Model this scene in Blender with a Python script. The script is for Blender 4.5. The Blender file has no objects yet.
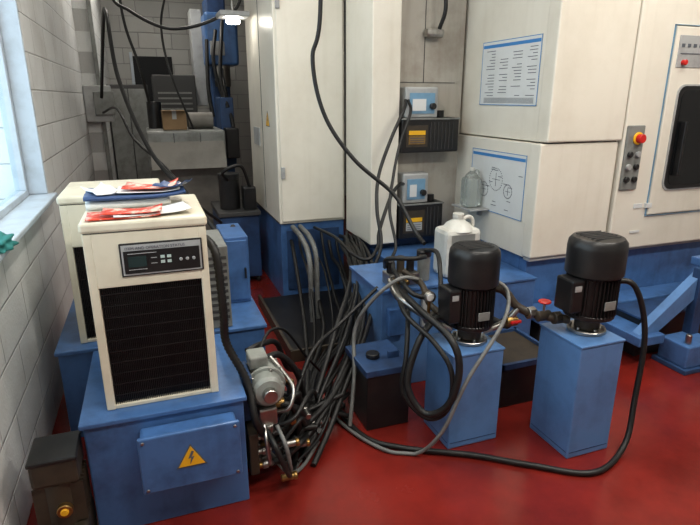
import bpy, bmesh, math, random
from mathutils import Vector, Matrix
random.seed(7)
S = bpy.context.scene
S.view_settings.view_transform = 'Standard'
S.view_settings.gamma = 0.92
COL = S.collection

# ------------------------------------------------------------------ materials
MATS = {}
def mat(name, col, rough=0.5, metal=0.0, dirt=0.0, dcol=(0.05,0.04,0.03), scale=6.0, emit=0.0, trans=0.0, bump=0.0, lo=0.45, hi=0.75, streak=0.0):
    if name in MATS: return MATS[name]
    m = bpy.data.materials.new(name); m.use_nodes = True
    nt = m.node_tree; b = nt.nodes['Principled BSDF']
    b.inputs['Roughness'].default_value = rough
    b.inputs['Metallic'].default_value = metal
    if emit:
        b.inputs['Emission Color'].default_value = (*col,1); b.inputs['Emission Strength'].default_value = emit
    if trans: b.inputs['Transmission Weight'].default_value = trans
    tc = nt.nodes.new('ShaderNodeTexCoord')
    n = nt.nodes.new('ShaderNodeTexNoise'); n.inputs['Scale'].default_value = scale; n.inputs['Detail'].default_value = 7
    n.inputs['Roughness'].default_value = 0.65
    nt.links.new(tc.outputs['Object'], n.inputs['Vector'])
    r = nt.nodes.new('ShaderNodeMapRange'); r.inputs['From Min'].default_value = lo; r.inputs['From Max'].default_value = hi
    r.inputs['To Min'].default_value = 0; r.inputs['To Max'].default_value = dirt
    nt.links.new(n.outputs['Fac'], r.inputs['Value'])
    mx = nt.nodes.new('ShaderNodeMix'); mx.data_type = 'RGBA'
    mx.inputs[6].default_value = (*col,1); mx.inputs[7].default_value = (*dcol,1)
    nt.links.new(r.outputs['Result'], mx.inputs[0])
    out = mx.outputs[2]
    if streak:   # vertical grime runs
        mp = nt.nodes.new('ShaderNodeMapping'); mp.inputs['Scale'].default_value = (14,14,.9)
        nt.links.new(tc.outputs['Object'], mp.inputs['Vector'])
        n3 = nt.nodes.new('ShaderNodeTexNoise'); n3.inputs['Scale'].default_value=1; n3.inputs['Detail'].default_value=5
        nt.links.new(mp.outputs[0], n3.inputs['Vector'])
        r3 = nt.nodes.new('ShaderNodeMapRange'); r3.inputs['From Min'].default_value=.52; r3.inputs['From Max'].default_value=.8; r3.inputs['To Max'].default_value=streak
        nt.links.new(n3.outputs['Fac'], r3.inputs['Value'])
        m3 = nt.nodes.new('ShaderNodeMix'); m3.data_type='RGBA'; m3.inputs[7].default_value=(*dcol,1)
        nt.links.new(r3.outputs['Result'], m3.inputs[0]); nt.links.new(out, m3.inputs[6]); out=m3.outputs[2]
    nt.links.new(out, b.inputs['Base Color'])
    if bump:
        bp = nt.nodes.new('ShaderNodeBump'); bp.inputs['Strength'].default_value = bump; bp.inputs['Distance'].default_value = 0.01
        nt.links.new(n.outputs['Fac'], bp.inputs['Height']); nt.links.new(bp.outputs['Normal'], b.inputs['Normal'])
    MATS[name] = m; return m

def brick_mat(name, axis, c1, c2, mortar):
    m = bpy.data.materials.new(name); m.use_nodes = True
    nt = m.node_tree; b = nt.nodes['Principled BSDF']; b.inputs['Roughness'].default_value = 0.5
    g = nt.nodes.new('ShaderNodeNewGeometry')
    sp = nt.nodes.new('ShaderNodeSeparateXYZ'); cb = nt.nodes.new('ShaderNodeCombineXYZ')
    nt.links.new(g.outputs['Position'], sp.inputs[0])
    nt.links.new(sp.outputs[axis], cb.inputs[0]); nt.links.new(sp.outputs['Z'], cb.inputs[1])
    br = nt.nodes.new('ShaderNodeTexBrick'); br.inputs['Scale'].default_value = 1
    br.inputs['Brick Width'].default_value = 0.44; br.inputs['Row Height'].default_value = 0.205
    br.inputs['Mortar Size'].default_value = 0.006; br.inputs['Mortar Smooth'].default_value = 0.8
    br.inputs['Color1'].default_value = (*c1,1); br.inputs['Color2'].default_value = (*c2,1); br.inputs['Mortar'].default_value = (*mortar,1)
    nt.links.new(cb.outputs[0], br.inputs['Vector'])
    n = nt.nodes.new('ShaderNodeTexNoise'); n.inputs['Scale'].default_value = 2.5; n.inputs['Detail'].default_value = 8
    nt.links.new(g.outputs['Position'], n.inputs['Vector'])
    r = nt.nodes.new('ShaderNodeMapRange'); r.inputs['From Min'].default_value = .5; r.inputs['From Max'].default_value = .8
    r.inputs['To Max'].default_value = .5
    nt.links.new(n.outputs['Fac'], r.inputs['Value'])
    mx = nt.nodes.new('ShaderNodeMix'); mx.data_type='RGBA'; mx.inputs[7].default_value = (.38,.36,.33,1)
    nt.links.new(r.outputs['Result'], mx.inputs[0]); nt.links.new(br.outputs['Color'], mx.inputs[6])
    nt.links.new(mx.outputs[2], b.inputs['Base Color'])
    n2 = nt.nodes.new('ShaderNodeTexNoise'); n2.inputs['Scale'].default_value = 60
    nt.links.new(g.outputs['Position'], n2.inputs['Vector'])
    bp2 = nt.nodes.new('ShaderNodeBump'); bp2.inputs['Strength'].default_value=.35; bp2.inputs['Distance'].default_value=.005
    nt.links.new(n2.outputs['Fac'], bp2.inputs['Height'])
    bp = nt.nodes.new('ShaderNodeBump'); bp.inputs['Strength'].default_value = .7; bp.inputs['Distance'].default_value = .008; bp.invert = True
    nt.links.new(br.outputs['Fac'], bp.inputs['Height']); nt.links.new(bp2.outputs['Normal'], bp.inputs['Normal'])
    nt.links.new(bp.outputs['Normal'], b.inputs['Normal'])
    return m

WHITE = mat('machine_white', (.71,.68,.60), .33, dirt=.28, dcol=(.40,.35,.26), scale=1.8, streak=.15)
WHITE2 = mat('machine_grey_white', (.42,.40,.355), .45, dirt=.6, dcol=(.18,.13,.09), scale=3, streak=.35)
CREAM = mat('chiller_cream', (.70,.65,.52), .4, dirt=.35, dcol=(.34,.28,.19), scale=4, streak=.15)
BLUE = mat('paint_blue', (.070,.165,.37), .33, dirt=.7, dcol=(.018,.035,.08), scale=5, streak=.35)
BLUEL = mat('paint_blue_light', (.105,.225,.45), .33, dirt=.5, dcol=(.035,.07,.15), scale=4, streak=.25)
BLUED = mat('paint_blue_dark', (.028,.070,.17), .5, dirt=.8, dcol=(.008,.012,.03), scale=4, streak=.5)
BLACK = mat('black_plastic', (.010,.010,.011), .35, dirt=.4, dcol=(.04,.035,.03), scale=9)
RUB = mat('black_rubber', (.008,.008,.008), .5, dirt=.3, dcol=(.03,.028,.024), scale=20)
GRUB = mat('grey_cable', (.17,.175,.17), .5, dirt=.6, scale=15)
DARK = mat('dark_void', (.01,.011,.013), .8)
STEEL = mat('steel', (.42,.41,.39), .35, 1.0, dirt=.5, dcol=(.09,.07,.05), scale=12)
GREYP = mat('grey_paint', (.22,.23,.22), .45, dirt=.6, dcol=(.05,.04,.03), scale=8)
GGREEN = mat('pump_grey_paint', (.27,.29,.27), .4, dirt=.7, dcol=(.07,.06,.05), scale=9)
LGREY = mat('light_grey_plastic', (.38,.39,.39), .4, dirt=.4, scale=6)
BRASS = mat('brass', (.42,.27,.10), .38, 1.0, dirt=.5, scale=14)
RED = mat('red_plastic', (.55,.02,.015), .35)
YEL = mat('yellow_sign', (.80,.45,.02), .45)
PAPER = mat('paper_white', (.74,.74,.72), .6, dirt=.15, dcol=(.4,.4,.4))
SIGN = mat('sign_white', (.64,.66,.66), .4, dirt=.2, dcol=(.4,.4,.36))
SBLUE = mat('sign_blue', (.05,.22,.50), .4)
PBLUE = mat('pale_blue_plastic', (.17,.32,.46), .4, dirt=.4)
INK = mat('ink', (.10,.11,.13), .6)
FOLD = mat('folder_blue', (.03,.07,.18), .4)
ORNG = mat('leaflet_red', (.60,.06,.03), .35, dirt=.9, dcol=(.75,.60,.50), scale=18, lo=.5, hi=.6)
JUG = mat('jug_plastic', (.60,.60,.56), .35, dirt=.5, dcol=(.28,.26,.2), scale=9)
CLEAR = mat('translucent_plastic', (.70,.75,.72), .25, trans=.8)
GLASSD = mat('dark_glass', (.006,.007,.008), .18)
BROWN = mat('dirty_bronze', (.05,.038,.025), .5, dirt=.7, dcol=(.01,.01,.01), scale=10)
CARD = mat('cardboard', (.26,.17,.09), .8, dirt=.4, dcol=(.14,.09,.05))
DISP = mat('display_dark', (.02,.04,.04), .2)
DIGIT = mat('display_digits', (.45,.55,.52), .4)
CLOTH = mat('green_cloth', (.03,.20,.19), .8)
FRAME = mat('window_frame_paint', (.48,.54,.60), .45, dirt=.4, dcol=(.2,.2,.2))
TUBE = mat('tube_glow', (1,.98,.92), .5, emit=14)
CEIL = mat('ceiling_paint', (.45,.45,.43), .8)
GASK = mat('gasket_dark', (.05,.05,.05), .6)
FG = mat('far_grey',(.20,.19,.17),.5,dirt=.6,dcol=(.07,.06,.05),scale=3)

# ------------------------------------------------------------------ builders
class G:
    def __init__(s, name, loc=(0,0,0)):
        s.e = bpy.data.objects.new(name, None); s.e.empty_display_size = .05
        s.loc = Vector(loc); s.e.location = loc; COL.objects.link(s.e)
        s.inv = Matrix.Translation(-s.loc)
    def add(s, ob):
        ob.parent = s.e; ob.matrix_parent_inverse = s.inv; return ob
def fin(ob, g):
    COL.objects.link(ob)
    if g: g.add(ob)
    return ob
def box(g, name, x0,x1,y0,y1,z0,z1, m, bev=.004, rot=None):
    c = Vector(((x0+x1)/2,(y0+y1)/2,(z0+z1)/2))
    me = bpy.data.meshes.new(name); bm = bmesh.new()
    bmesh.ops.create_cube(bm, size=1)
    for v in bm.verts: v.co = Vector((v.co.x*abs(x1-x0), v.co.y*abs(y1-y0), v.co.z*abs(z1-z0)))
    d = min(abs(x1-x0),abs(y1-y0),abs(z1-z0))
    if bev and d > .004:
        bmesh.ops.bevel(bm, geom=bm.edges[:], offset=min(bev,d*.4), segments=2, profile=.5, affect='EDGES')
    bm.to_mesh(me); bm.free(); me.materials.append(m)
    ob = bpy.data.objects.new(name, me); ob.location = c
    if rot: ob.rotation_euler = rot
    return fin(ob, g)
AX = {'Z':Matrix.Identity(4),'X':Matrix.Rotation(math.pi/2,4,'Y'),'Y':Matrix.Rotation(-math.pi/2,4,'X')}
def lathe(g, name, prof, c, m, axis='Z', seg=32, smooth=True):
    me = bpy.data.meshes.new(name); bm = bmesh.new(); rings=[]
    for r,z in prof:
        rings.append([bm.verts.new((r*math.cos(2*math.pi*i/seg), r*math.sin(2*math.pi*i/seg), z)) for i in range(seg)])
    for a,b in zip(rings,rings[1:]):
        for i in range(seg):
            bm.faces.new((a[i],a[(i+1)%seg],b[(i+1)%seg],b[i]))
    bm.faces.new(rings[0][::-1]); bm.faces.new(rings[-1])
    M = axis if isinstance(axis, Matrix) else AX[axis]
    bm.transform(M); bmesh.ops.recalc_face_normals(bm, faces=bm.faces[:])
    for f in bm.faces: f.smooth = smooth and len(f.verts)==4
    for e in bm.edges:
        if len(e.link_faces)==2 and e.calc_face_angle(0) > .6: e.smooth=False
    bm.to_mesh(me); bm.free(); me.materials.append(m)
    ob = bpy.data.objects.new(name, me); ob.location = c
    return fin(ob, g)
def cyl(g, name, r, z0, z1, c, m, axis='Z', seg=24, b=.003):
    b=min(b,r*.3,abs(z1-z0)*.3)
    return lathe(g,name,[(r-b,z0),(r,z0+b),(r,z1-b),(r-b,z1)],c,m,axis,seg)
def catmull(P, n=10):
    P=[Vector(p) for p in P]; Q=[P[0]*2-P[1]]+P+[P[-1]*2-P[-2]]; out=[]
    for i in range(1,len(Q)-2):
        p0,p1,p2,p3=Q[i-1:i+3]
        for k in range(n):
            t=k/n
            out.append(.5*((2*p1)+(p2-p0)*t+(2*p0-5*p1+4*p2-p3)*t*t+(3*p1-p0-3*p2+p3)*t**3))
    out.append(P[-1]); return out
def tube(g, name, paths, r, m, corr=False, n=12, smooth=True):
    if not isinstance(paths[0][0], (tuple,list,Vector)): paths=[paths]
    cu = bpy.data.curves.new(name,'CURVE'); cu.dimensions='3D'; cu.bevel_depth=r; cu.bevel_resolution=3; cu.use_fill_caps=True
    for pi,P in enumerate(paths):
        pts = catmull(P,n) if smooth else [Vector(p) for p in P]
        sc = 1 if len(paths)<5 else (1,.7,1.1,.5,.85)[pi%5]
        if corr:
            L=[0]
            for a,b in zip(pts,pts[1:]): L.append(L[-1]+(b-a).length)
            k=max(8,int(L[-1]/(r*.45))); new=[]; j=0
            for i in range(k+1):
                d=L[-1]*i/k
                while j<len(L)-2 and L[j+1]<d: j+=1
                s=(d-L[j])/max(1e-6,L[j+1]-L[j]); new.append(pts[j].lerp(pts[j+1],min(1,s)))
            pts=new
        sp = cu.splines.new('POLY'); sp.points.add(len(pts)-1)
        for i,p in enumerate(pts):
            p=Vector(p)
            if p.z < r*sc+.001: p.z = r*sc+.001
            sp.points[i].co=(*p,1); sp.points[i].radius = ((1 if i%2 else .8) if corr else 1)*sc
    ob = bpy.data.objects.new(name, cu); COL.objects.link(ob)
    dg = bpy.context.evaluated_depsgraph_get()
    me = bpy.data.meshes.new_from_object(ob.evaluated_get(dg)); bpy.data.objects.remove(ob)
    for p in me.polygons: p.use_smooth=True
    me.materials.clear(); me.materials.append(m)
    c = sum((v.co for v in me.vertices), Vector())/len(me.vertices)
    me.transform(Matrix.Translation(-c))
    ob = bpy.data.objects.new(name, me); ob.location=c
    return fin(ob,g)
def prism(g, name, pts2, plane, d0, d1, m):
    me=bpy.data.meshes.new(name); bm=bmesh.new()
    def P(a,b,d): return {'XZ':(a,d,b),'YZ':(d,a,b),'XY':(a,b,d)}[plane]
    A=[bm.verts.new(P(a,b,d0)) for a,b in pts2]; B=[bm.verts.new(P(a,b,d1)) for a,b in pts2]
    n=len(A)
    bm.faces.new(A); bm.faces.new(B[::-1])
    for i in range(n): bm.faces.new((A[i],B[i],B[(i+1)%n],A[(i+1)%n]))
    bmesh.ops.recalc_face_normals(bm, faces=bm.faces[:])
    c=sum((v.co for v in bm.verts),Vector())/len(bm.verts)
    bmesh.ops.translate(bm, verts=bm.verts[:], vec=-c)
    bm.to_mesh(me); bm.free(); me.materials.append(m)
    ob=bpy.data.objects.new(name,me); ob.location=c
    return fin(ob,g)
def boxes(g, name, L, m):
    me=bpy.data.meshes.new(name); bm=bmesh.new()
    for (x0,x1,y0,y1,z0,z1) in L:
        v=[bm.verts.new((x,y,z)) for x in (x0,x1) for y in (y0,y1) for z in (z0,z1)]
        for f in ((0,1,3,2),(4,6,7,5),(0,4,5,1),(2,3,7,6),(0,2,6,4),(1,5,7,3)): bm.faces.new([v[i] for i in f])
    bmesh.ops.recalc_face_normals(bm, faces=bm.faces[:])
    c=sum((v.co for v in bm.verts),Vector())/len(bm.verts)
    bmesh.ops.translate(bm, verts=bm.verts[:], vec=-c)
    bm.to_mesh(me); bm.free(); me.materials.append(m)
    ob=bpy.data.objects.new(name,me); ob.location=c
    return fin(ob,g)
def text(g, name, s, size, loc, rot, m):
    cu=bpy.data.curves.new(name,'FONT'); cu.body=s; cu.size=size; cu.extrude=.0005; cu.materials.append(m)
    ob=bpy.data.objects.new(name,cu); ob.location=loc; ob.rotation_euler=rot
    return fin(ob,g)
R_FRONT=(math.pi/2,0,0)

# ------------------------------------------------------------------ room
XL,XR,YB,YF,H = -.6,5.2,8.6,-1.6,3.4
WB = brick_mat('painted_block_left','Y',(.70,.71,.70),(.65,.66,.65),(.46,.46,.45))
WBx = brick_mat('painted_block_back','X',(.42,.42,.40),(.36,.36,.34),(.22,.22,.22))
fm = bpy.data.materials.new('red_floor_paint'); fm.use_nodes=True
nt=fm.node_tree; b=nt.nodes['Principled BSDF']
g0=nt.nodes.new('ShaderNodeNewGeometry')
n=nt.nodes.new('ShaderNodeTexNoise'); n.inputs['Scale'].default_value=1.8; n.inputs['Detail'].default_value=10; n.inputs['Roughness'].default_value=.66
nt.links.new(g0.outputs['Position'],n.inputs['Vector'])
cr=nt.nodes.new('ShaderNodeValToRGB'); cr.color_ramp.elements[0].position=.30; cr.color_ramp.elements[0].color=(.11,.012,.009,1)
cr.color_ramp.elements[1].position=.60; cr.color_ramp.elements[1].color=(.215,.019,.013,1)
nt.links.new(n.outputs['Fac'],cr.inputs['Fac']); nt.links.new(cr.outputs['Color'],b.inputs['Base Color'])
rr=nt.nodes.new('ShaderNodeMapRange'); rr.inputs['To Min'].default_value=.08; rr.inputs['To Max'].default_value=.38
nt.links.new(n.outputs['Fac'],rr.inputs['Value']); nt.links.new(rr.outputs['Result'],b.inputs['Roughness'])
n2=nt.nodes.new('ShaderNodeTexNoise'); n2.inputs['Scale'].default_value=14
nt.links.new(g0.outputs['Position'],n2.inputs['Vector'])
bp=nt.nodes.new('ShaderNodeBump'); bp.inputs['Strength'].default_value=.14; bp.inputs['Distance'].default_value=.005
nt.links.new(n2.outputs['Fac'],bp.inputs['Height']); nt.links.new(bp.outputs['Normal'],b.inputs['Normal'])
box(None,'floor',XL-.3,XR+.2,YF-.2,YB+.2,-.1,0,fm,0)
box(None,'ceiling',XL-.3,XR+.2,YF-.2,YB+.2,H,H+.1,CEIL,0)
WY0,WY1,WZ0,WZ1 = .6,3.66,1.02,2.75
boxes(None,'wall_left',[(XL-.3,XL,YF-.2,WY0,0,H),(XL-.3,XL,WY1,YB+.2,0,H),(XL-.3,XL,WY0,WY1,0,WZ0),(XL-.3,XL,WY0,WY1,WZ1,H),(XL,XL+.17,6.6,YB,0,H)],WB)
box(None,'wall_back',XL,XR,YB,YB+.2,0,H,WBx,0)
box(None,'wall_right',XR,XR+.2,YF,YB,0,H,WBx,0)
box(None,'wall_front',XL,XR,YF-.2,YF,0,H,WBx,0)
gd=G('door_1',(.12,YB-.03,1))
box(gd,'door_leaf',-.10,.42,YB-.04,YB-.002,0,2.15,DARK)
box(gd,'door_frame',-.14,-.10,YB-.05,YB-.002,0,2.2,FRAME)
box(gd,'handle',.32,.36,YB-.08,YB-.04,1.0,1.1,STEEL)
gw=G('window_1',(XL-.12,2.1,1.9))
fx0,fx1=XL-.16,XL-.10
box(gw,'frame_bottom',fx0,fx1,WY0,WY1,WZ0,WZ0+.06,FRAME)
box(gw,'frame_top',fx0,fx1,WY0,WY1,WZ1-.06,WZ1,FRAME)
for i,y in enumerate((WY0,1.55,2.6,WY1-.07)):
    box(gw,'mullion_%d'%i,fx0,fx1,y,y+.07,WZ0+.06,WZ1-.06,FRAME)
box(gw,'reveal_end',XL-.10,XL-.002,WY1-.025,WY1-.001,WZ0+.03,WZ1,FRAME)
mg=bpy.data.materials.new('window_glass'); mg.use_nodes=True
mn=mg.node_tree; mn.nodes.clear(); o=mn.nodes.new('ShaderNodeOutputMaterial'); t=mn.nodes.new('ShaderNodeBsdfTransparent'); t.inputs[0].default_value=(.9,.95,.97,1)
gl=mn.nodes.new('ShaderNodeBsdfGlossy'); gl.inputs['Roughness'].default_value=.05; ms=mn.nodes.new('ShaderNodeMixShader'); ms.inputs[0].default_value=.06
mn.links.new(t.outputs[0],ms.inputs[1]); mn.links.new(gl.outputs[0],ms.inputs[2]); mn.links.new(ms.outputs[0],o.inputs[0])
box(gw,'glass',XL-.135,XL-.13,WY0,WY1,WZ0+.06,WZ1-.06,mg,0)
box(None,'trim_1',XL-.10,XL+.045,WY0-.02,WY1+.02,WZ0,WZ0+.028,FRAME,.006)
gc=G('cleaning_cloth',(-.57,2.38,1.05))
me=bpy.data.meshes.new('cloth'); bm=bmesh.new()
bmesh.ops.create_icosphere(bm,subdivisions=4,radius=1)
for v in bm.verts:
    f=1+.25*math.sin(v.co.x*7+v.co.y*4)*math.cos(v.co.z*6+v.co.y*5)
    v.co=Vector((v.co.x*.055*f,v.co.y*.12*f,max(-.012,v.co.z*.04*f)))
for f in bm.faces: f.smooth=True
bm.to_mesh(me); bm.free(); me.materials.append(CLOTH)
o=bpy.data.objects.new('cloth',me); o.location=(-.585,2.34,1.061); fin(o,gc)

# ------------------------------------------------------------------ chillers
def chiller(x0,y0,z0,w=.43):
    d,h=.47,.71; x1,y1,z1=x0+w,y0+d,z0+h
    g=G('oil_chiller',((x0+x1)/2,(y0+y1)/2,z0))
    box(g,'body',x0,x1,y0+.04,y1,z0,z1-.04,CREAM,.006)
    box(g,'stile_left',x0,x0+.030,y0,y0+.045,z0,z1-.04,CREAM,.004)
    box(g,'stile_right',x1-.030,x1,y0,y0+.045,z0,z1-.04,CREAM,.004)
    box(g,'rail_bottom',x0+.028,x1-.028,y0+.004,y0+.045,z0,z0+.016,CREAM,.003)
    box(g,'fascia',x0+.028,x1-.028,y0,y0+.045,z0+.475,z1-.04,CREAM,.003)
    box(g,'seam',x0+.004,x1-.004,y0+.006,y1-.004,z1-.043,z1-.036,GASK,0)
    box(g,'top_cap',x0-.006,x1+.006,y0-.008,y1+.004,z1-.037,z1,CREAM,.01)
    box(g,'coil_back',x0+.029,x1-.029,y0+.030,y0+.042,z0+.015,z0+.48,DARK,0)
    L=[]; k=52
    for i in range(k):
        x=x0+.033+(w-.068)*i/(k-1); L.append((x-.0012,x+.0012,y0+.012,y0+.031,z0+.016,z0+.475))
    for j in range(10):
        z=z0+.05+j*.044; L.append((x0+.031,x1-.031,y0+.010,y0+.016,z,z+.0025))
    boxes(g,'coil_fins',L,BLACK)
    a=x0+w-.43
    box(g,'panel',a+.135,x1-.018,y0-.006,y0+.002,z0+.51,z0+.63,BLACK,.004)
    box(g,'panel_face',a+.141,x1-.024,y0-.008,y0-.005,z0+.516,z0+.624,LGREY,0)
    box(g,'panel_inner',a+.147,x1-.030,y0-.010,y0-.007,z0+.522,z0+.603,BLACK,0)
    box(g,'display',a+.160,a+.220,y0-.012,y0-.009,z0+.545,z0+.583,DISP,0)
    L=[]
    for i,zz in ((0,.552),(1,.552),(0,.570),(1,.570)):
        xx=a+.267+i*.022; L.append((xx,xx+.014,y0-.012,y0-.009,z0+zz,z0+zz+.010))
    boxes(g,'digits',L,DIGIT)
    boxes(g,'panel_lines',[(a+.160,a+.220,y0-.012,y0-.009,z0+.535,z0+.537),(a+.235,a+.255,y0-.012,y0-.009,z0+.553,z0+.555),(a+.235,a+.255,y0-.012,y0-.009,z0+.573,z0+.575),(a+.160,a+.255,y0-.012,y0-.009,z0+.592,z0+.594)],LGREY)
    text(g,'panel_caption','ITEM AND OPERATION STATUS',.014,(a+.153,y0-.009,z0+.607),R_FRONT,INK)
    for i in range(3): cyl(g,'button_%d'%i,.006,-.004,.004,(a+.335+i*.022,y0-.011,z0+.56),LGREY,'Y',12)
    L=[]
    for sx in (x0-.003,x1-.002):
        for i in range(9): L.append((sx,sx+.005,y0+.10,y1-.08,z0+.30+i*.03,z0+.312+i*.03))
    boxes(g,'side_louvres',L,GASK)
    return g
def tank(name,x0,x1,y0,y1,h,m=BLUE):
    g=G(name,((x0+x1)/2,(y0+y1)/2,0))
    box(g,'shell',x0,x1,y0,y1,0,h-.02,m,.006)
    box(g,'lid',x0-.012,x1+.012,y0-.012,y1+.012,h-.02,h-.0005,m,.004)
    return g
g1=tank('coolant_tank',-.325,.245,1.89,2.50,.49)
g2=tank('coolant_tank',-.50,.47,2.60,3.40,.47)
chiller(-.245,1.95,.49,.405)
chiller(-.405,2.66,.47)
gj=G('electrical_junction_box',(.03,1.84,.35))
box(gj,'housing',-.14,.205,1.80,1.889,.215,.435,BLUE,.012)
box(gj,'cover_lip',-.148,.213,1.795,1.812,.208,.442,BLUE,.006)
def tri_sign(g,c,s,plane,d,dd):
    a,z=c
    def T(k): return [(a-s*k*.5,z-s*k*.3),(a+s*k*.5,z-s*k*.3),(a,z+s*k*.566)]
    prism(g,'sign_border',T(1.0),plane,d,d+dd*.002,INK)
    prism(g,'sign_yellow',T(.86),plane,d+dd*.002,d+dd*.003,YEL)
    q=s*.5
    bolt=[(a+.05*q,z+.62*q),(a-.20*q,z+.05*q),(a-.02*q,z+.08*q),(a-.12*q,z-.42*q),(a+.20*q,z+.18*q),(a+.02*q,z+.16*q),(a+.2*q,z+.55*q)]
    prism(g,'sign_bolt',bolt,plane,d+dd*.003,d+dd*.004,INK)
tri_sign(gj,(.03,.325),.11,'XZ',1.795,-1)
for i,(x,z) in enumerate(((-.13,.225),(.195,.225),(-.13,.425),(.195,.425))): cyl(gj,'screw_%d'%i,.006,-.004,.004,(x,1.794,z),STEEL,'Y',10)

def sheet(g,name,cx,cy,z,w,d,rz,m,curl=.0,th=.004,tilt=0):
    me=bpy.data.meshes.new(name); bm=bmesh.new(); nx,ny=14,8; V=[]
    for i in range(nx+1):
        row=[]
        for j in range(ny+1):
            u,v=i/nx-.5,j/ny-.5
            row.append(bm.verts.new((u*w,v*d,curl*(abs(u)*2)**2.5*(1 if u>0 else .4)+curl*.15*math.sin(v*9+u*5)+tilt*v)))
        V.append(row)
    for i in range(nx):
        for j in range(ny): bm.faces.new((V[i][j],V[i+1][j],V[i+1][j+1],V[i][j+1])).smooth=True
    bm.to_mesh(me); bm.free(); me.materials.append(m)
    ob=bpy.data.objects.new(name,me); ob.location=(cx,cy,z); ob.rotation_euler=(0,0,rz)
    md=ob.modifiers.new('s','SOLIDIFY'); md.thickness=th; md.offset=1
    return fin(ob,g)
gp=G('papers_and_folders',(-.05,2.2,1.2))
sheet(gp,'manual',-.10,2.28,1.202,.30,.22,.06,PAPER,.004,.026)
sheet(gp,'folder_blue',-.07,2.27,1.234,.36,.23,.03,FOLD,.016,.012)
sheet(gp,'sheet_white',-.02,2.26,1.252,.24,.15,-.10,PAPER,.012,.002)
sheet(gp,'leaflet_red',-.01,2.27,1.262,.20,.15,-.12,ORNG,.020,.002)
sheet(gp,'sheet_left',-.20,2.27,1.252,.08,.20,.35,PAPER,.020,.003)
sheet(gp,'folder_flap',.07,2.22,1.270,.12,.10,-.5,FOLD,.020,.002)
sheet(gp,'leaflet_orange',-.11,2.03,1.203,.24,.14,.03,ORNG,.006,.004)
sheet(gp,'sheet_clear',-.02,2.04,1.208,.26,.14,.15,PAPER,.012,.003)
sheet(gp,'leaflet_orange_b',-.08,2.02,1.217,.20,.11,-.05,ORNG,.010,.002)

gb=G('hydraulic_cooler',(.27,2.8,.47))
box(gb,'casing',.20,.31,2.62,3.0,.471,.90,GREYP)
boxes(gb,'slots',[(.21,.30,2.616,2.622,.52+.035*i,.535+.035*i) for i in range(10)],GASK)
gb=G('blue_control_box',(.40,3.1,.47))
box(gb,'casing',.33,.465,2.95,3.3,.471,.86,BLUE,.006)
box(gb,'door',.34,.455,2.94,2.952,.49,.84,BLUE,.004)
box(gb,'latch',.435,.445,2.925,2.942,.62,.68,BLACK)

# ------------------------------------------------------------------ small pump by left wall
gk=G('coolant_pump',(-.42,1.86,0))
dx=.065
box(gk,'base',-.565+dx,-.405+dx,1.79,1.97,0,.14,BROWN,.01)
cyl(gk,'motor',.072,.14,.32,(-.485+dx,1.88,0),BROWN)
box(gk,'terminal_box',-.56+dx,-.41+dx,1.80,1.96,.32,.42,BROWN,.012)
box(gk,'lid',-.563+dx,-.407+dx,1.795,1.965,.41,.428,BLACK,.006)
box(gk,'front_cover',-.54+dx,-.44+dx,1.775,1.795,.03,.12,BLACK,.006)
cyl(gk,'yellow_plug',.026,-.012,.012,(-.47+dx,1.80,.22),BRASS,'Y')
cyl(gk,'yellow_cap',.014,-.018,.0,(-.47+dx,1.80,.22),YEL,'Y')
boxes(gk,'fins',[(-.565+dx,-.405+dx,1.82+i*.02,1.824+i*.02,.15,.31) for i in range(7)],BROWN)

# ------------------------------------------------------------------ hydraulic pump + manifold beside tank
gh=G('hydraulic_pump',(.37,2.05,.4))
lathe(gh,'motor',[(.02,-.12),(.055,-.115),(.068,-.10),(.070,-.02),(.062,0),(.070,.02),(.070,.10),(.05,.13),(.02,.135)],(.36,2.07,.44),GGREEN,'Y')
cyl(gh,'flange',.084,-.008,.008,(.36,2.03,.44),GGREEN,'Y')
boxes(gh,'motor_fins',[(.36-.076,.36+.076,2.07+.02*i,2.074+.02*i,.39,.49) for i in range(5)],GGREEN)
for i in range(5):
    a=i*2*math.pi/5; cyl(gh,'flange_bolt_%d'%i,.008,-.018,-.006,(.36+.07*math.cos(a),2.03,.44+.07*math.sin(a)),STEEL,'Y',6)
cyl(gh,'end_boss',.03,-.15,-.11,(.36,2.07,.44),STEEL,'Y')
box(gh,'valve_block',.31,.39,1.95,2.05,.29,.37,STEEL,.008)
box(gh,'terminal_box',.30,.38,2.05,2.15,.505,.56,GGREEN,.008)
box(gh,'bracket',.258,.30,2.0,2.16,.30,.50,BLUED,.004)
box(gh,'pump_stand',.30,.42,2.08,2.2,.0,.30,BLUED,.006)
box(gh,'manifold_block',.262,.30,1.93,2.3,.08,.28,BROWN,.006)
rnd=random.Random(5); ports=[]
for j,z in enumerate((.11,.17,.235)):
    for i in range(4):
        y=1.95+i*.045+(.01*j)
        L=rnd.uniform(.03,.07); mm=(BRASS,STEEL,STEEL)[(i+j)%3]
        cyl(gh,'fitting_%d_%d'%(j,i),.013,0,L,(.298,y,z),mm,'X'); cyl(gh,'nut_%d_%d'%(j,i),.019,L*.3,L*.75,(.298,y,z),(STEEL,BRASS)[(i*j)%2],'X',6)
        ports.append((.298+L,y,z))
cyl(gh,'elbow_nut',.024,-.02,.02,(.35,1.955,.28),STEEL,'Z',6)
cyl(gh,'elbow_nut_b',.022,-.02,.02,(.41,2.0,.36),BRASS,'X',6)
tube(gh,'steel_line',[[(.39,1.98,.33),(.44,1.95,.36),(.47,2.0,.42),(.44,2.08,.47),(.40,2.12,.52)],[(.33,1.95,.30),(.33,1.90,.25),(.34,1.90,.15),(.36,1.95,.11)]],.009,STEEL)

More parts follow.
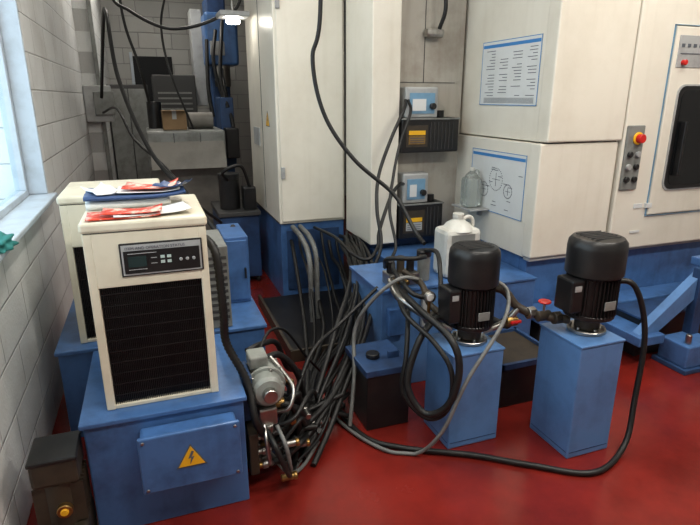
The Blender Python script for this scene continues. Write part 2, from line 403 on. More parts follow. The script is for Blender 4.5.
# ------------------------------------------------------------------ vertical coolant pumps
def vpump(name,x0,x1,y0,y1,h,cx,cy,ztop,r):
    g=G(name,((x0+x1)/2,(y0+y1)/2,0))
    box(g,'pedestal',x0,x1,y0,y1,.0,h-.012,BLUEL,.006)
    box(g,'pedestal_top',x0-.004,x1+.004,y0-.004,y1+.004,h-.012,h,BLUEL,.004)
    boxes(g,'side_seam',[(x0+.01,x1-.01,y0-.0015,y0+.001,.03,.033),(x0-.0015,x0+.001,y0+.01,y1-.01,.03,.033)],BLUED)
    cyl(g,'pump_flange',.085,h,h+.018,(cx,cy,0),STEEL)
    cyl(g,'pump_body',.055,h+.018,h+.08,(cx,cy,0),BROWN)
    for i in range(6):
        a=i*math.pi/3+.3; cyl(g,'bolt_%d'%i,.008,h+.018,h+.032,(cx+.07*math.cos(a),cy+.07*math.sin(a),0),STEEL,'Z',6)
    zb=h+.08
    cyl(g,'motor_flange',r*.95,zb,zb+.022,(cx,cy,0),BLACK)
    hb=ztop-zb; zf=zb+hb*.55
    cyl(g,'motor_core',r*.84,zb+.02,zf,(cx,cy,0),BLACK)
    me=bpy.data.meshes.new('fins'); bm=bmesh.new()
    for i in range(40):
        a=2*math.pi*i/40
        ret=bmesh.ops.create_cube(bm,size=1)
        for v in ret['verts']:
            p=Vector((v.co.x*r*.16+r*.90, v.co.y*.0035, v.co.z*(zf-zb-.03)+ (zb+zf)/2))
            v.co=Matrix.Rotation(a,3,'Z')@p
    bm.to_mesh(me); bm.free(); me.materials.append(BLACK)
    o=bpy.data.objects.new('fins',me); o.location=(cx,cy,0); fin(o,g)
    lathe(g,'fan_cowl',[(r*.98,zf-.01),(r*1.08,zf),(r*1.08,ztop-.05),(r*1.05,ztop-.022),(r*.93,ztop-.005),(r*.5,ztop),(0.01,ztop)],(cx,cy,0),BLACK,'Z',40)
    boxes(g,'cowl_grill',[(cx-r*.6,cx+r*.6,cy-r*.5+i*r*.2,cy-r*.46+i*r*.2,ztop-.001,ztop+.003) for i in range(6)],GASK)
    box(g,'terminal_box',cx-r*1.4,cx-r*.8,cy-.06,cy+.05,zb+.04,zf-.01,BLACK,.01)
    box(g,'nameplate',cx-.03,cx+.03,cy-r*1.02,cy-r*.98,zb+.06,zb+.10,GREYP,.001)
    box(g,'label',cx-r*1.3,cx-r*1.0,cy-.063,cy-.059,zf-.06,zf-.035,LGREY,0)
    return g
vpump('coolant_pump',1.185,1.455,1.90,2.15,.49,1.345,2.03,.96,.108)
vpump('coolant_pump',1.665,1.905,1.65,1.92,.57,1.815,1.79,1.02,.116)

gp=G('coolant_pipework',(1.6,1.95,.6))
tube(gp,'pipe_cross',[(1.40,2.0,.535),(1.49,1.97,.58),(1.56,1.95,.66)],.016,STEEL)
tube(gp,'pipe_cross_b',[(1.44,2.04,.74),(1.50,2.0,.73),(1.55,1.96,.66),(1.62,1.90,.63),(1.74,1.82,.62)],.020,BROWN)
cyl(gp,'union',.030,-.02,.02,(1.60,1.92,.635),STEEL,'X',8); cyl(gp,'union_b',.030,-.02,.02,(1.69,1.85,.625),BROWN,'X',8)
cyl(gp,'valve_body',.024,-.035,.035,(1.64,1.88,.63),BROWN,'X')
cyl(gp,'valve_stem',.006,0,.05,(1.64,1.88,.65),STEEL)
lathe(gp,'valve_wheel_red',[(.008,-.003),(.026,-.005),(.030,0),(.026,.005),(.008,.003)],(1.64,1.88,.70),RED,'Z',20)
cyl(gp,'valve_body_b',.024,-.03,.03,(1.52,1.955,.59),BRASS,'X')
box(gp,'valve_lever_red',1.50,1.56,1.925,1.94,.585,.60,RED,.004)
tube(gp,'pipe_elbow',[(1.50,1.98,.58),(1.55,2.02,.54),(1.58,2.15,.5),(1.58,2.4,.48),(1.60,2.64,.46)],.02,RUB)
tube(gp,'pipe_left',[(1.27,2.06,.545),(1.22,2.1,.57),(1.16,2.14,.60),(1.1,2.3,.64),(1.14,2.5,.66)],.020,STEEL)
tube(gp,'pipe_left_b',[(1.25,2.06,.60),(1.20,2.16,.64),(1.22,2.3,.70),(1.22,2.5,.70)],.016,BROWN)
cyl(gp,'tee',.03,-.03,.03,(1.185,2.13,.59),STEEL,'X',8)
cyl(gp,'tee_b',.028,-.03,.03,(1.21,2.2,.67),BROWN,'Y',8)
cyl(gp,'pressure_gauge',.024,-.012,.012,(1.17,2.12,.70),STEEL,'Y'); cyl(gp,'gauge_face',.019,-.015,.0,(1.17,2.12,.70),PAPER,'Y')
cyl(gp,'gauge_stem',.008,.58,.69,(1.17,2.12,0),BRASS)

gs=G('chip_sump',(1.8,2.3,0))
box(gs,'tray',1.62,1.98,2.12,2.50,0,.24,BLACK,.008); box(gs,'tray_inner',1.63,1.97,2.13,2.49,.24,.243,BROWN,.0)
boxes(gs,'tray_rim',[(1.61,1.63,2.11,2.51,.23,.26),(1.97,1.99,2.11,2.51,.23,.26),(1.61,1.99,2.11,2.13,.23,.26),(1.61,1.99,2.49,2.51,.23,.26)],BLUED)

gu=G('hydraulic_power_unit',(1.28,2.75,0))
box(gu,'shell',1.10,1.46,2.52,3.0,0,.58,BLUEL,.006)
box(gu,'lid',1.09,1.47,2.51,3.01,.58,.60,BLUE,.004)
box(gu,'manifold',1.16,1.34,2.55,2.66,.60,.67,STEEL,.006)
for i in range(3):
    x=1.185+i*.06
    cyl(gu,'solenoid_%d'%i,.022,.67,.74+.02*(i%2),(x,2.60,0),(BLACK,BROWN,BLACK)[i])
    cyl(gu,'port_%d'%i,.014,-.05,.0,(x,2.55,.635),BRASS,'Y',8)
cyl(gu,'filter_bowl',.036,.60,.74,(1.40,2.62,0),GREYP)
cyl(gu,'filter_head',.042,.74,.775,(1.40,2.62,0),BLACK)
box(gu,'flowmeter',1.34,1.38,2.50,2.525,.36,.54,LGREY,.004)
box(gu,'junction',1.13,1.24,2.48,2.52,.34,.50,BLUE,.006)
gf=G('coolant_filter',(1.0,2.3,0))
box(gf,'base',.88,1.11,2.17,2.46,0,.30,BLACK,.006)
box(gf,'lid',.87,1.12,2.16,2.47,.30,.335,BLUED,.004)
cyl(gf,'cap',.035,.335,.36,(.96,2.3,0),BLACK); box(gf,'handle',1.03,1.09,2.26,2.28,.335,.37,BLUED,.003)
gt=G('shade_tray',(1.1,3.5,0))  # added black tray, its dark colour stands in for shade before the cabinet
box(gt,'shade_pan',.72,1.48,3.03,4.08,0,.05,BLACK,.004)
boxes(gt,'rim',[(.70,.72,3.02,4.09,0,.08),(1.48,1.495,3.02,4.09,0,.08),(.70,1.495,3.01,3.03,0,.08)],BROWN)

# ------------------------------------------------------------------ electrical cabinet (centre)
ge=G('electrical_cabinet',(1.24,4.65,0))
box(ge,'base_blue',.915,1.445,4.12,5.2,0,.64,BLUE,.006)
box(ge,'base_front_panel',.96,1.40,4.112,4.125,.08,.58,BLUED,.003)
box(ge,'body_white',.905,1.447,4.10,5.22,.64,3.1,WHITE,.008)
box(ge,'door_panel',.925,1.43,4.085,4.102,.66,3.08,WHITE,.006)
boxes(ge,'side_seams',[(.902,.907,4.62,4.628,.68,3.0),(.902,.907,4.12,5.2,.640,.652)],GASK)
for i,z in enumerate((1.0,2.2)): box(ge,'hinge_%d'%i,.925,.955,4.07,4.09,z,z+.09,LGREY,.004)
tri_sign(ge,(4.40,1.42),.14,'YZ',.904,-1)
box(ge,'side_louvre',.895,.906,4.75,5.0,1.2,1.35,LGREY,.003)
# ------------------------------------------------------------------ machining centre
XS,XU=2.215,2.245
gm=G('machining_center',(3.0,3.6,0))
box(gm,'column_panel',1.45,1.66,3.55,4.08,.56,3.1,WHITE,.008)
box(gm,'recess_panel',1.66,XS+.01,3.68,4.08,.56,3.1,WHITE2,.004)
boxes(gm,'recess_seams',[(1.90,1.904,3.676,3.682,1.7,3.0),(1.66,2.16,3.676,3.682,1.70,1.704)],GASK)
box(gm,'upper_fitting',1.88,2.02,3.60,3.68,2.0,2.06,STEEL,.02)
tube(gm,'upper_cable',[(1.98,3.62,2.05),(1.99,3.56,2.2),(1.96,3.6,2.5),(1.96,3.67,2.8)],.014,RUB)
box(gm,'side_lower',XS+.004,2.35,2.80,4.08,.60,1.33,WHITE,.004)
box(gm,'side_upper',XU+.004,2.35,2.80,4.08,1.338,3.1,WHITE,.004)
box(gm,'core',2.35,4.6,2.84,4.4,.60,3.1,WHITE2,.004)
box(gm,'front_lower_left',XS,2.815,2.72,2.815,.61,1.33,WHITE,.010)
box(gm,'front_upper_left',XU,2.825,2.705,2.815,1.338,3.1,WHITE,.010)
box(gm,'front_right',2.832,4.6,2.70,2.84,.61,3.1,WHITE,.010)
box(gm,'plinth_lip',XS+.01,4.6,2.735,2.80,.585,.609,LGREY,.003)
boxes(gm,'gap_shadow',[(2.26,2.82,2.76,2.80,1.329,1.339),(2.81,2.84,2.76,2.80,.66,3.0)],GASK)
box(gm,'base_main',2.24,4.6,2.85,4.3,.0,.59,BLUE,.006)
box(gm,'base_skirt',2.24,4.6,2.78,2.85,.22,.585,BLUE,.006)
box(gm,'base_ledge',1.50,2.23,2.66,3.66,0,.49,BLUE,.008)
box(gm,'base_ledge_top',1.49,2.235,2.65,3.67,.49,.505,BLUE,.004)
box(gm,'base_back',1.50,2.21,3.67,4.08,0,.555,BLUED,.004)
box(gm,'base_rail',2.24,4.4,2.60,2.78,.20,.27,BLUE,.008)
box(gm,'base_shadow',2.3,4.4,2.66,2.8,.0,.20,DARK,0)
box(gm,'control_plate',2.845,2.985,2.685,2.702,1.02,1.43,GREYP,.006)
cyl(gm,'estop_collar',.040,-.012,.0,(2.93,2.686,1.35),YEL,'Y'); cyl(gm,'estop',.028,-.045,-.01,(2.93,2.686,1.35),RED,'Y')
for i,z in enumerate((1.25,1.17,1.09)):
    for j,x in enumerate((2.88,2.945)):
        cyl(gm,'switch_%d_%d'%(i,j),.019,-.02,.0,(x,2.686,z),(BLACK,LGREY,BLACK)[(i+j)%3],'Y',16)
box(gm,'door_frame',3.12,4.3,2.685,2.702,.84,2.02,WHITE,.02)
boxes(gm,'door_frame_line',[(3.110,3.113,2.69,2.702,.83,2.03),(3.108,4.2,2.69,2.702,2.027,2.030),(3.108,4.2,2.69,2.702,.83,.833)],PBLUE)
def rrect(x0,x1,z0,z1,r,k=6):
    P=[]
    for cx,cz,a0 in ((x1-r,z1-r,0),(x0+r,z1-r,90),(x0+r,z0+r,180),(x1-r,z0+r,270)):
        for i in range(k+1):
            a=math.radians(a0+90*i/k); P.append((cx+r*math.cos(a),cz+r*math.sin(a)))
    return P
prism(gm,'window_gasket',rrect(3.20,4.2,1.00,1.68,.06),'XZ',2.685,2.676,LGREY)
prism(gm,'window_rim',rrect(3.21,4.185,1.01,1.67,.055),'XZ',2.678,2.672,BLACK)
prism(gm,'window_pane',rrect(3.235,4.16,1.035,1.645,.05),'XZ',2.674,2.669,GLASSD)
box(gm,'door_handle',3.262,3.285,2.63,2.672,1.1,1.45,BLACK,.006)
box(gm,'upper_label_plate',3.15,3.6,2.680,2.687,1.78,1.97,LGREY,.003)
boxes(gm,'label_marks',[(3.17+.05*i,3.195+.05*i,2.677,2.681,1.90,1.92) for i in range(8)]+[(3.17,3.55,2.677,2.681,1.86,1.865)],INK)
cyl(gm,'label_knob',.016,-.03,0,(3.2,2.682,1.81),RED,'Y')
boxes(gm,'small_label',[(3.00,3.07,2.694,2.702,.89,.92),(3.09,3.14,2.680,2.70,.89,.92),(3.0,3.08,2.694,2.702,.72,.735)],SIGN)
def chart(g,name,x,y0,y1,z0,z1,kind):
    box(g,name,x-.004,x,y0,y1,z0,z1,SIGN,0)
    box(g,name+'_header',x-.005,x-.002,y0+.01,y1-.01,z1-.042,z1-.022,SBLUE,0)
    boxes(g,name+'_border',[(x-.0052,x-.003,y0,y1,z0,z0+.004),(x-.0052,x-.003,y0,y1,z1-.004,z1),(x-.0052,x-.003,y0,y0+.004,z0,z1),(x-.0052,x-.003,y1-.004,y1,z0,z1)],SBLUE)
    L=[]; rnd=random.Random(3)
    if kind==0:
        for c in range(4):
            for i in range(16):
                z=z1-.065-i*.019
                if z<z0+.05: break
                ya=y0+.03+c*(y1-y0-.04)/4
                if rnd.random()<.85: L.append((x-.0055,x-.003,ya,ya+rnd.uniform(.04,.10),z,z+.004))
        for i in range(6): L.append((x-.0055,x-.003,y0+.03,y1-.05,z0+.015+i*.006,z0+.017+i*.006))
    else:
        for cx,cz,r in ((.5,.55,.075),(.27,.4,.045),(.72,.35,.05)):
            yc=y0+(y1-y0)*cx; zc=z0+(z1-z0)*cz
            for i in range(28):
                a=2*math.pi*i/28; L.append((x-.0055,x-.003,yc+r*math.cos(a)-.003,yc+r*math.cos(a)+.003,zc+r*math.sin(a)-.003,zc+r*math.sin(a)+.003))
            L.append((x-.0055,x-.003,yc-r*.6,yc+r*.6,zc-.0015,zc+.0015)); L.append((x-.0055,x-.003,yc-.0015,yc+.0015,zc-r*.6,zc+r*.6))
        for i in range(16):
            ya=y0+rnd.uniform(.02,.45); z=z0+rnd.uniform(.03,.33); L.append((x-.0055,x-.003,ya,ya+.04,z,z+.004))
    boxes(g,name+'_print',L,INK)
chart(gm,'chart_upper',XU+.003,2.84,3.46,1.55,1.96,0)
chart(gm,'chart_lower',XS+.003,2.84,3.46,.83,1.25,1)

# slim diagonal strut + foot of the chip conveyor (right)
gcv=G('chip_conveyor',(3.1,2.4,0))
prism(gcv,'strut',[(2.68,.22),(2.82,.22),(3.26,.52),(3.26,.60),(3.16,.60)],'XZ',2.22,2.28,BLUEL)
box(gcv,'cross_beam',2.64,2.84,2.18,2.60,.16,.22,BLUE,.006)
box(gcv,'top_beam',3.12,3.9,2.20,2.32,.60,.65,BLUE,.006)
box(gcv,'foot_block',2.90,3.16,2.06,2.26,.03,.17,BLUE,.008); box(gcv,'foot_plate',2.88,3.18,2.04,2.28,0,.03,BLUED,.004)
box(gcv,'foot_post',3.08,3.15,2.20,2.26,.17,.60,BLUED,.004)
cyl(gcv,'leveling_bolt',.018,.17,.23,(2.95,2.11,0),STEEL)
box(gcv,'rear_leg',2.68,2.76,2.46,2.58,0,.16,BLUED,.004)
box(gcv,'sump_body',2.80,3.7,2.34,2.56,0,.26,BLACK,.006)
box(gcv,'sump_rim',2.79,3.71,2.33,2.57,.26,.275,BLUED,.003)

def controller(x0,x1,z0,z1,xb1,zt):
    yb=3.675
    g=G('lubrication_controller',((x0+x1)/2,3.6,z0))
    box(g,'reservoir_black',x0,x1,3.53,yb,z0,z1,BLACK,.01)
    box(g,'sight_window',x0+.03,x0+.20,3.526,3.5305,z0+.04,z1-.05,BROWN,.0)
    boxes(g,'warning_label',[(x0+.05,x0+.18,3.524,3.5262,z0+.125,z0+.155)],YEL)
    boxes(g,'warning_label_white',[(x0+.05,x0+.18,3.524,3.5262,z0+.06,z0+.12)],LGREY if xb1<1.92 else BRASS)
    boxes(g,'label_print',[(x0+.06,x0+.17,3.5235,3.525,z0+.07+.015*i,z0+.075+.015*i) for i in range(3)],INK)
    box(g,'rim',x0-.008,x1+.008,3.524,yb,z1-.012,z1,GREYP,.004)
    box(g,'head',x0+.03,xb1,3.55,yb,z1,zt,LGREY,.012)
    box(g,'head_label',x0+.06,xb1-.03,3.543,3.551,z1+.03,zt-.04,PBLUE,.001)
    box(g,'head_label_b',x0+.08,xb1-.10,3.540,3.545,z1+.05,zt-.08,SIGN,.0)
    cyl(g,'head_knob',.022,-.03,0,(xb1-.05,3.545,z1+.08),BLACK,'Y')
    cyl(g,'filler_cap',.03,z1,z1+.05,(xb1+.05,3.61,0),BLACK)
    boxes(g,'ribs',[(x0+.22+i*.03,x0+.225+i*.03,3.524,3.532,z0+.02,z1-.03) for i in range(int((x1-x0-.23)/.03))],GASK)
controller(1.675,2.13,1.22,1.46,1.96,1.67)
controller(1.675,2.03,.59,.85,1.91,1.07)

def jug(name,cx,cy,z,w,d,h,m,lab=True):
    g=G(name,(cx,cy,z))
    box(g,'body',cx-w/2,cx+w/2,cy-d/2,cy+d/2,z,z+h*.78,m,.03)
    lathe(g,'shoulder',[(w*.42,h*.74),(w*.30,h*.84),(w*.14,h*.90),(w*.12,h*.93)],(cx,cy,z),m,'Z',20)
    cyl(g,'cap',w*.14,h*.92,h,(cx,cy,z),JUG)
    tube(g,'handle',[(cx+w*.10,cy,z+h*.88),(cx+w*.30,cy,z+h*.93),(cx+w*.43,cy,z+h*.86),(cx+w*.42,cy,z+h*.70)],w*.05,m)
    if lab:
        box(g,'label',cx-w*.36,cx+w*.30,cy-d/2-.002,cy-d/2+.001,z+h*.28,z+h*.70,GREYP,0)
        boxes(g,'label_mark',[(cx-w*.30,cx+w*.2,cy-d/2-.003,cy-d/2,z+h*(.33+.07*i),z+h*(.36+.07*i)) for i in range(4)],SIGN)
jug('plastic_jerrycan',1.78,2.90,.506,.25,.18,.40,JUG)
gsx=G('bracket_shelf',(2.12,3.3,.83)); box(gsx,'shelf',2.06,XS,3.20,3.46,.835,.845,LGREY,.002); box(gsx,'bracket',XS-.02,XS,3.3,3.33,.78,.835,LGREY,.002)
jug('clear_bottle',2.13,3.32,.846,.13,.11,.28,CLEAR,False)

# ------------------------------------------------------------------ far machines
gx=G('milling_machine',(.4,5.9,0))
box(gx,'base',-.02,.70,5.5,6.3,0,.95,FG,.01)
box(gx,'cover',-.02,.70,5.45,6.2,.96,1.30,GREYP,.02)
boxes(gx,'cover_seams',[(.22,.226,5.444,5.451,.98,1.28),(.46,.466,5.444,5.451,.98,1.28)],GASK)
prism(gx,'slope_guard',[(5.30,.96),(5.5,.96),(5.5,1.28)],'YZ',.0,.68,FG)
cyl(gx,'top_cylinder',.08,-.12,.12,(.50,5.75,1.38),FG,'X')
cyl(gx,'top_motor',.07,1.30,1.56,(.08,6.0,0),BLACK)
box(gx,'column_blue',.76,.98,6.9,7.3,0,2.7,BLUED,.02)
box(gx,'head_blue',.70,1.06,6.6,7.0,1.95,2.5,BLUE,.03)
box(gx,'head_plate',.74,.90,6.57,6.602,2.05,2.2,LGREY,.01)
cyl(gx,'spindle',.09,1.72,1.95,(.88,6.75,0),STEEL)
box(gx,'side_box',.72,.86,5.9,6.3,.9,1.6,BLUED,.01)
box(gx,'side_box_b',.74,.87,5.7,5.9,1.0,1.3,BLACK,.01)
box(gx,'panel_white',.60,.74,7.2,7.5,1.5,2.6,LGREY,.01)
box(gx,'rear_cabinet',.10,.58,6.9,7.4,0,1.85,GASK,.01)
boxes(gx,'rear_cabinet_slots',[(.15,.53,6.895,6.902,1.4+.06*i,1.42+.06*i) for i in range(5)],GREYP)
tube(gx,'cable',[[(.80,6.5,2.3),(.74,6.35,2.0),(.78,6.3,1.7),(.84,6.2,1.5)],[(.70,6.5,2.2),(.66,6.3,1.7),(.68,6.2,1.4)],[(.88,6.5,2.4),(.82,6.2,2.2),(.76,6.0,1.8),(.80,5.9,1.5)],[(.84,6.5,1.9),(.80,6.1,1.75),(.84,5.85,1.3)]],.02,RUB)
gx=G('cardboard_box',(.24,5.75,1.3)); box(gx,'carton',.14,.36,5.6,5.86,1.301,1.48,CARD,.004); box(gx,'flap',.14,.36,5.52,5.60,1.478,1.482,CARD,0); box(gx,'tape',.23,.27,5.597,5.862,1.40,1.483,LGREY,0)
gx=G('distribution_board',(-.4,6.5,1.5))
box(gx,'box_a',-.595,-.33,6.46,6.598,1.35,1.72,LGREY,.01); box(gx,'box_b',-.5,-.30,6.42,6.47,1.42,1.66,GREYP,.01)
box(gx,'conduit_v',-.46,-.42,6.55,6.598,1.72,3.3,GREYP,.004); box(gx,'conduit_low',-.46,-.42,6.55,6.598,.3,1.35,GREYP,.004)
gx=G('storage_cabinet',(-.2,7.6,0)); box(gx,'carcass',-.42,.05,7.4,7.9,0,1.75,GASK,.01)
box(gx,'door_l',-.41,-.19,7.38,7.402,.05,1.7,GREYP,.004); box(gx,'door_r',-.18,.04,7.38,7.402,.05,1.7,GREYP,.004)
gx=G('coolant_trolley',(.66,4.9,0))
box(gx,'body',.50,.84,4.62,5.2,.06,.62,BLUED,.01)
box(gx,'top_tray',.49,.85,4.60,5.22,.62,.66,GASK,.006)
cyl(gx,'motor',.09,.66,.92,(.62,4.8,0),BLACK); cyl(gx,'motor_cap',.095,.92,.97,(.62,4.8,0),BLACK)
box(gx,'switch_box',.72,.83,4.66,4.8,.66,.86,BLACK,.01)
for i,(x,y) in enumerate(((.53,4.66),(.81,4.66),(.53,5.16),(.81,5.16))): cyl(gx,'caster_%d'%i,.03,-.012,.012,(x,y,.03),BLACK,'X')
tube(gx,'hose',[(.62,4.75,.9),(.55,4.62,1.0),(.70,4.6,1.05),(.78,4.7,.86)],.014,RUB)

# ------------------------------------------------------------------ cables and hoses
tube(None,'overhead_cable',[(.95,3.06,3.4),(.945,3.06,2.1),(.90,3.08,1.80),(.96,3.06,1.50),(1.12,3.0,1.25),(1.347,2.92,1.04),(1.418,2.78,.85),(1.42,2.66,.80)],.012,RUB)
P=[(1.70,3.54,1.58),(1.64,3.44,1.52),(1.53,3.40,1.33),(1.42,3.34,1.10),(1.36,3.22,.9),(1.34,3.10,.67),(1.20,3.02,.47),(1.02,2.9,.30)]
tube(None,'controller_cable',P,.012,RUB)
tube(None,'controller_cable',[(1.72,3.54,1.58),(1.67,3.40,1.50),(1.58,3.36,1.30),(1.50,3.28,1.10),(1.42,3.15,.9),(1.40,3.0,.70),(1.30,2.9,.62)],.010,RUB)
tube(None,'controller_cable',[(1.70,3.54,1.0),(1.60,3.40,1.02),(1.50,3.32,.95),(1.38,3.22,.75),(1.34,3.15,.66),(1.25,3.10,.60),(1.18,3.2,.62),(1.16,3.5,.66),(1.18,4.08,.60)],.012,RUB)
# main bundle drops from behind the column's lower edge, crosses to the tank
base=[(1.44,4.02,.50),(1.36,3.70,.54),(1.25,3.30,.50),(1.12,2.92,.42),(.96,2.60,.29),(.76,2.34,.16),(.60,2.18,.08),(.46,2.06,.05)]
paths=[]
for k in range(14):
    a=random.uniform(-1,1); bb=random.uniform(-1,1); ph=random.uniform(0,6); w2=random.uniform(1,2.2)
    paths.append([(min(x+.07*a+.025*math.sin(ph+i*w2),1.48), min(y+.06*bb+.03*math.cos(ph+i*w2),4.07), max(.012,z+.04*bb*a+.03*math.sin(ph+i*1.7)+(.09*abs(a) if 2<i<5 else .03*abs(bb)))) for i,(x,y,z) in enumerate(base)])
tube(None,'cable_bundle',paths,.014,RUB)
paths=[]
for k in range(7):
    a=k/6; x=.99+.38*a
    paths.append([(x,4.10,.50+.05*math.sin(k*2)),(x-.02,3.95,.46-.1*a),(x-.06,3.6,.20+.15*(k%2)),(x-.14,3.2,.10),(.74+.1*a,2.8,.04),(.55+.15*a,2.5,.02+.02*(k%2)),(.47+.05*a,2.3,.05)])
rnd=random.Random(21)
for k in range(6):
    cx,cy=rnd.uniform(.50,.78),rnd.uniform(2.05,2.5); r0=rnd.uniform(.06,.12); ph=rnd.uniform(0,6); t0=rnd.uniform(.3,1.0)
    paths.append([(cx+r0*math.cos(ph+j*.9)*(1+.1*j),cy+r0*.8*math.sin(ph+j*.9),max(.015,.03+.03*k*.5+t0*.08*math.sin(j*.9+k))) for j in range(7)])
tube(None,'cable_bundle',paths,.014,RUB)
tube(None,'flexible_conduit',[[(1.0,4.08,.62),(.99,3.75,.60),(.985,3.55,.5),(.98,3.5,.2),(.98,3.48,.052)],[(1.06,4.08,.62),(1.055,3.78,.60),(1.05,3.6,.5),(1.04,3.55,.2),(1.04,3.53,.052)]],.02,GRUB,corr=True)
tube(None,'motor_cable',[(1.92,1.80,.79),(2.01,1.737,.78),(2.08,1.70,.55),(2.04,1.66,.233),(1.95,1.60,.04),(1.70,1.52,.016),(1.469,1.658,.016),(1.26,1.81,.016),(.98,1.97,.016),(.84,2.12,.016),(.80,2.45,.016),(.82,2.8,.02)],.013,RUB)
tube(None,'motor_cable',[(1.45,2.02,.79),(1.49,1.96,.74),(1.39,1.84,.65),(1.20,1.80,.42),(1.10,1.82,.17),(1.02,1.91,.014),(.887,2.0,.014),(.78,2.25,.014),(.74,2.6,.014)],.009,GRUB)
tube(None,'coolant_hose',[(1.22,2.06,.60),(1.16,2.05,.61),(1.06,2.01,.518),(1.0,1.977,.34),(1.056,1.904,.224),(1.126,1.825,.298),(1.165,1.814,.47),(1.143,1.87,.60),(1.10,2.1,.66),(1.16,2.5,.64)],.016,RUB)
tube(None,'coolant_hose',[(1.24,2.54,.635),(1.10,2.2,.60),(1.03,2.06,.45),(1.0,2.02,.28),(1.08,1.93,.18),(1.14,1.85,.26),(1.15,1.85,.44),(1.11,1.95,.55),(1.06,2.15,.62),(1.185,2.54,.64)],.012,RUB)
tube(None,'coolant_hose',[(1.30,2.53,.635),(1.24,2.35,.70),(1.10,2.3,.74),(.97,2.35,.62),(.90,2.4,.45),(.86,2.3,.25),(.80,2.2,.03)],.010,GRUB)
tube(None,'coolant_hose',[[(1.16,2.62,.70),(1.10,2.45,.80),(1.20,2.35,.82),(1.30,2.42,.80),(1.34,2.55,.76)],[(1.20,2.6,.72),(1.12,2.4,.74),(1.14,2.25,.68),(1.2,2.2,.66)],[(1.40,2.6,.78),(1.36,2.4,.82),(1.30,2.25,.74),(1.25,2.15,.64)]],.012,RUB)
tube(None,'corrugated_hose',[(.165,2.10,1.08),(.195,2.02,1.03),(.205,2.0,.80),(.21,2.02,.66),(.275,1.98,.50),(.29,1.91,.36),(.33,1.94,.26)],.018,RUB,corr=True)
paths=[[(.40,2.0,.36),(.46,1.98,.34),(.50,2.05,.2),(.52,2.15,.05),(.66,2.3,.02)],
 [(.33,2.06,.18),(.42,2.08,.20),(.52,2.2,.25),(.66,2.35,.4),(.85,2.5,.45),(1.1,2.58,.60)],
 [(.38,2.15,.5),(.46,2.2,.48),(.55,2.25,.35),(.62,2.35,.12),(.72,2.5,.03)],
 [(.36,2.18,.52),(.44,2.3,.56),(.54,2.4,.5),(.66,2.5,.3),(.8,2.7,.08)],
 [(.34,1.93,.28),(.36,1.86,.24),(.40,1.86,.12),(.44,1.95,.03),(.5,2.1,.02)],
 [(.32,2.25,.5),(.40,2.3,.5),(.50,2.45,.42),(.58,2.6,.2),(.7,2.8,.05)],
 [(.33,2.0,.25),(.45,1.95,.30),(.55,2.05,.34),(.62,2.2,.26),(.68,2.35,.1)]]
rnd=random.Random(11)
for (x,y,z) in ports:
    e=(rnd.uniform(.62,.85),rnd.uniform(2.25,2.55),rnd.uniform(.02,.18))
    up=rnd.uniform(-.03,.16)
    paths.append([(x,y,z),(x+.05,y-rnd.uniform(-.02,.03),z+up*.3),(x+rnd.uniform(.10,.16),y+rnd.uniform(.0,.08),max(.02,z+up)),(x+.2,y+.16,max(.02,z*.6+up*.6)),e])
tube(None,'hydraulic_hose',paths,.014,RUB)
tube(None,'hydraulic_hose',[[(.38,1.93,.30),(.40,1.86,.24),(.42,1.88,.12),(.45,1.98,.02),(.55,2.1,.02)],[(.36,2.0,.12),(.42,1.93,.06),(.50,2.0,.015),(.62,2.15,.015)]],.009,GRUB)
gq=G('hose_fittings',(.5,2.1,.1))
for i,(x,y,z,ax) in enumerate(((.43,1.93,.20,'X'),(.46,2.0,.27,'Y'),(.50,2.02,.12,'X'),(.56,2.12,.20,'Y'),(.41,1.90,.06,'X'),(.60,2.16,.12,'X'),(.48,2.10,.36,'Z'))):
    cyl(gq,'ferrule_%d'%i,.015,-.028,.028,(x,y,z),(STEEL,BRASS,STEEL)[i%3],ax,16); cyl(gq,'hex_%d'%i,.019,.024,.042,(x,y,z),(BRASS,STEEL)[i%2],ax,6)
tube(None,'wall_cable',[(-.42,6.42,1.6),(-.30,5.9,2.2),(-.235,5.4,2.3),(-.18,4.86,1.75),(0,4.26,1.23),(.236,3.85,.93),(.40,3.5,.7),(.42,3.2,.86)],.016,RUB)
tube(None,'wall_cable',[(-.30,5.9,3.39),(-.20,5.5,2.5),(-.04,5.34,2.3),(.263,5.2,2.16),(.63,5.1,2.24),(.86,5.05,2.45),(.85,5.05,3.39)],.014,RUB)
tube(None,'wall_cable',[(-.42,6.40,1.45),(-.25,5.6,1.5),(-.12,5.2,1.25),(.1,4.8,1.05),(.3,4.4,.8),(.5,4.5,.6)],.012,RUB)
tube(None,'wall_cable',[(-.10,6.0,3.39),(-.12,5.9,2.4),(-.02,5.8,1.9),(.04,5.9,1.54)],.013,RUB)
tube(None,'wall_cable',[(.30,5.6,3.39),(.28,5.5,2.6),(.20,5.4,2.2),(.24,5.3,1.8),(.40,5.35,1.32)],.010,RUB)

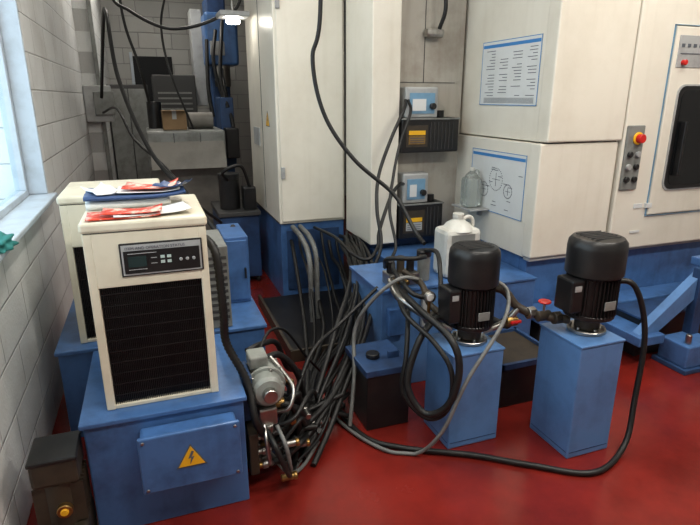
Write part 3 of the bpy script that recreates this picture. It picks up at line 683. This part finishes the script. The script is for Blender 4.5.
# ------------------------------------------------------------------ lights
def fluoro(x,y,L,power,rot=0):
    g=G('fluorescent_light',(x,y,3.3))
    dx,dy=(L/2,.07) if rot==0 else (.07,L/2)
    box(g,'housing',x-dx,x+dx,y-dy,y+dy,3.33,3.399,LGREY,.01)
    cyl(g,'tube_a',.013,-L*.48,L*.48,(x,y-.03 if rot==0 else y,3.31) if rot==0 else (x-.03,y,3.31),TUBE,'X' if rot==0 else 'Y',12)
    cyl(g,'tube_b',.013,-L*.48,L*.48,(x,y+.03,3.31) if rot==0 else (x+.03,y,3.31),TUBE,'X' if rot==0 else 'Y',12)
    ld=bpy.data.lights.new('lamp','AREA'); ld.shape='RECTANGLE'; ld.size=2*dx; ld.size_y=2*dy+.1; ld.energy=power; ld.color=(1,.94,.85)
    lo=bpy.data.objects.new('lamp',ld); lo.location=(x,y,3.28); fin(lo,g)
fluoro(.6,.4,1.6,40); fluoro(2.6,.4,1.6,62); fluoro(.4,2.6,1.6,32,1); fluoro(2.9,1.7,1.4,32); fluoro(.2,6.6,1.4,26,1)
g=G('work_lamp',(.78,5.0,2.55))
box(g,'head',.62,.86,4.7,4.95,2.22,2.26,LGREY,.01)
lathe(g,'bulb',[(.01,-.02),(.05,-.015),(.06,0),(.05,.02),(.01,.03)],(.74,4.82,2.19),mat('bulb_glow',(1,.95,.85),.5,emit=30),'Z',16)
tube(g,'stem',[(.74,4.82,2.22),(.74,4.82,3.4)],.01,STEEL,smooth=False)
w=bpy.data.worlds.new('World'); S.world=w; w.use_nodes=True
bg=w.node_tree.nodes['Background']; bg.inputs[0].default_value=(.82,.93,1,1); bg.inputs[1].default_value=3.2
ld=bpy.data.lights.new('window_portal','AREA'); ld.shape='RECTANGLE'; ld.size=WZ1-WZ0; ld.size_y=WY1-WY0
ld.cycles.is_portal=True
lo=bpy.data.objects.new('window_portal',ld); lo.location=(XL-.2,(WY0+WY1)/2,(WZ0+WZ1)/2); lo.rotation_euler=(0,-math.pi/2,0); COL.objects.link(lo)

# ------------------------------------------------------------------ camera
cd=bpy.data.cameras.new('camera'); cd.sensor_width=36; cd.lens=540/700*36; cd.clip_start=.05
co=bpy.data.objects.new('camera',cd); co.location=(0,0,1.6)
co.rotation_euler=(math.radians(90-17),0,math.radians(-20)); COL.objects.link(co); S.camera=co
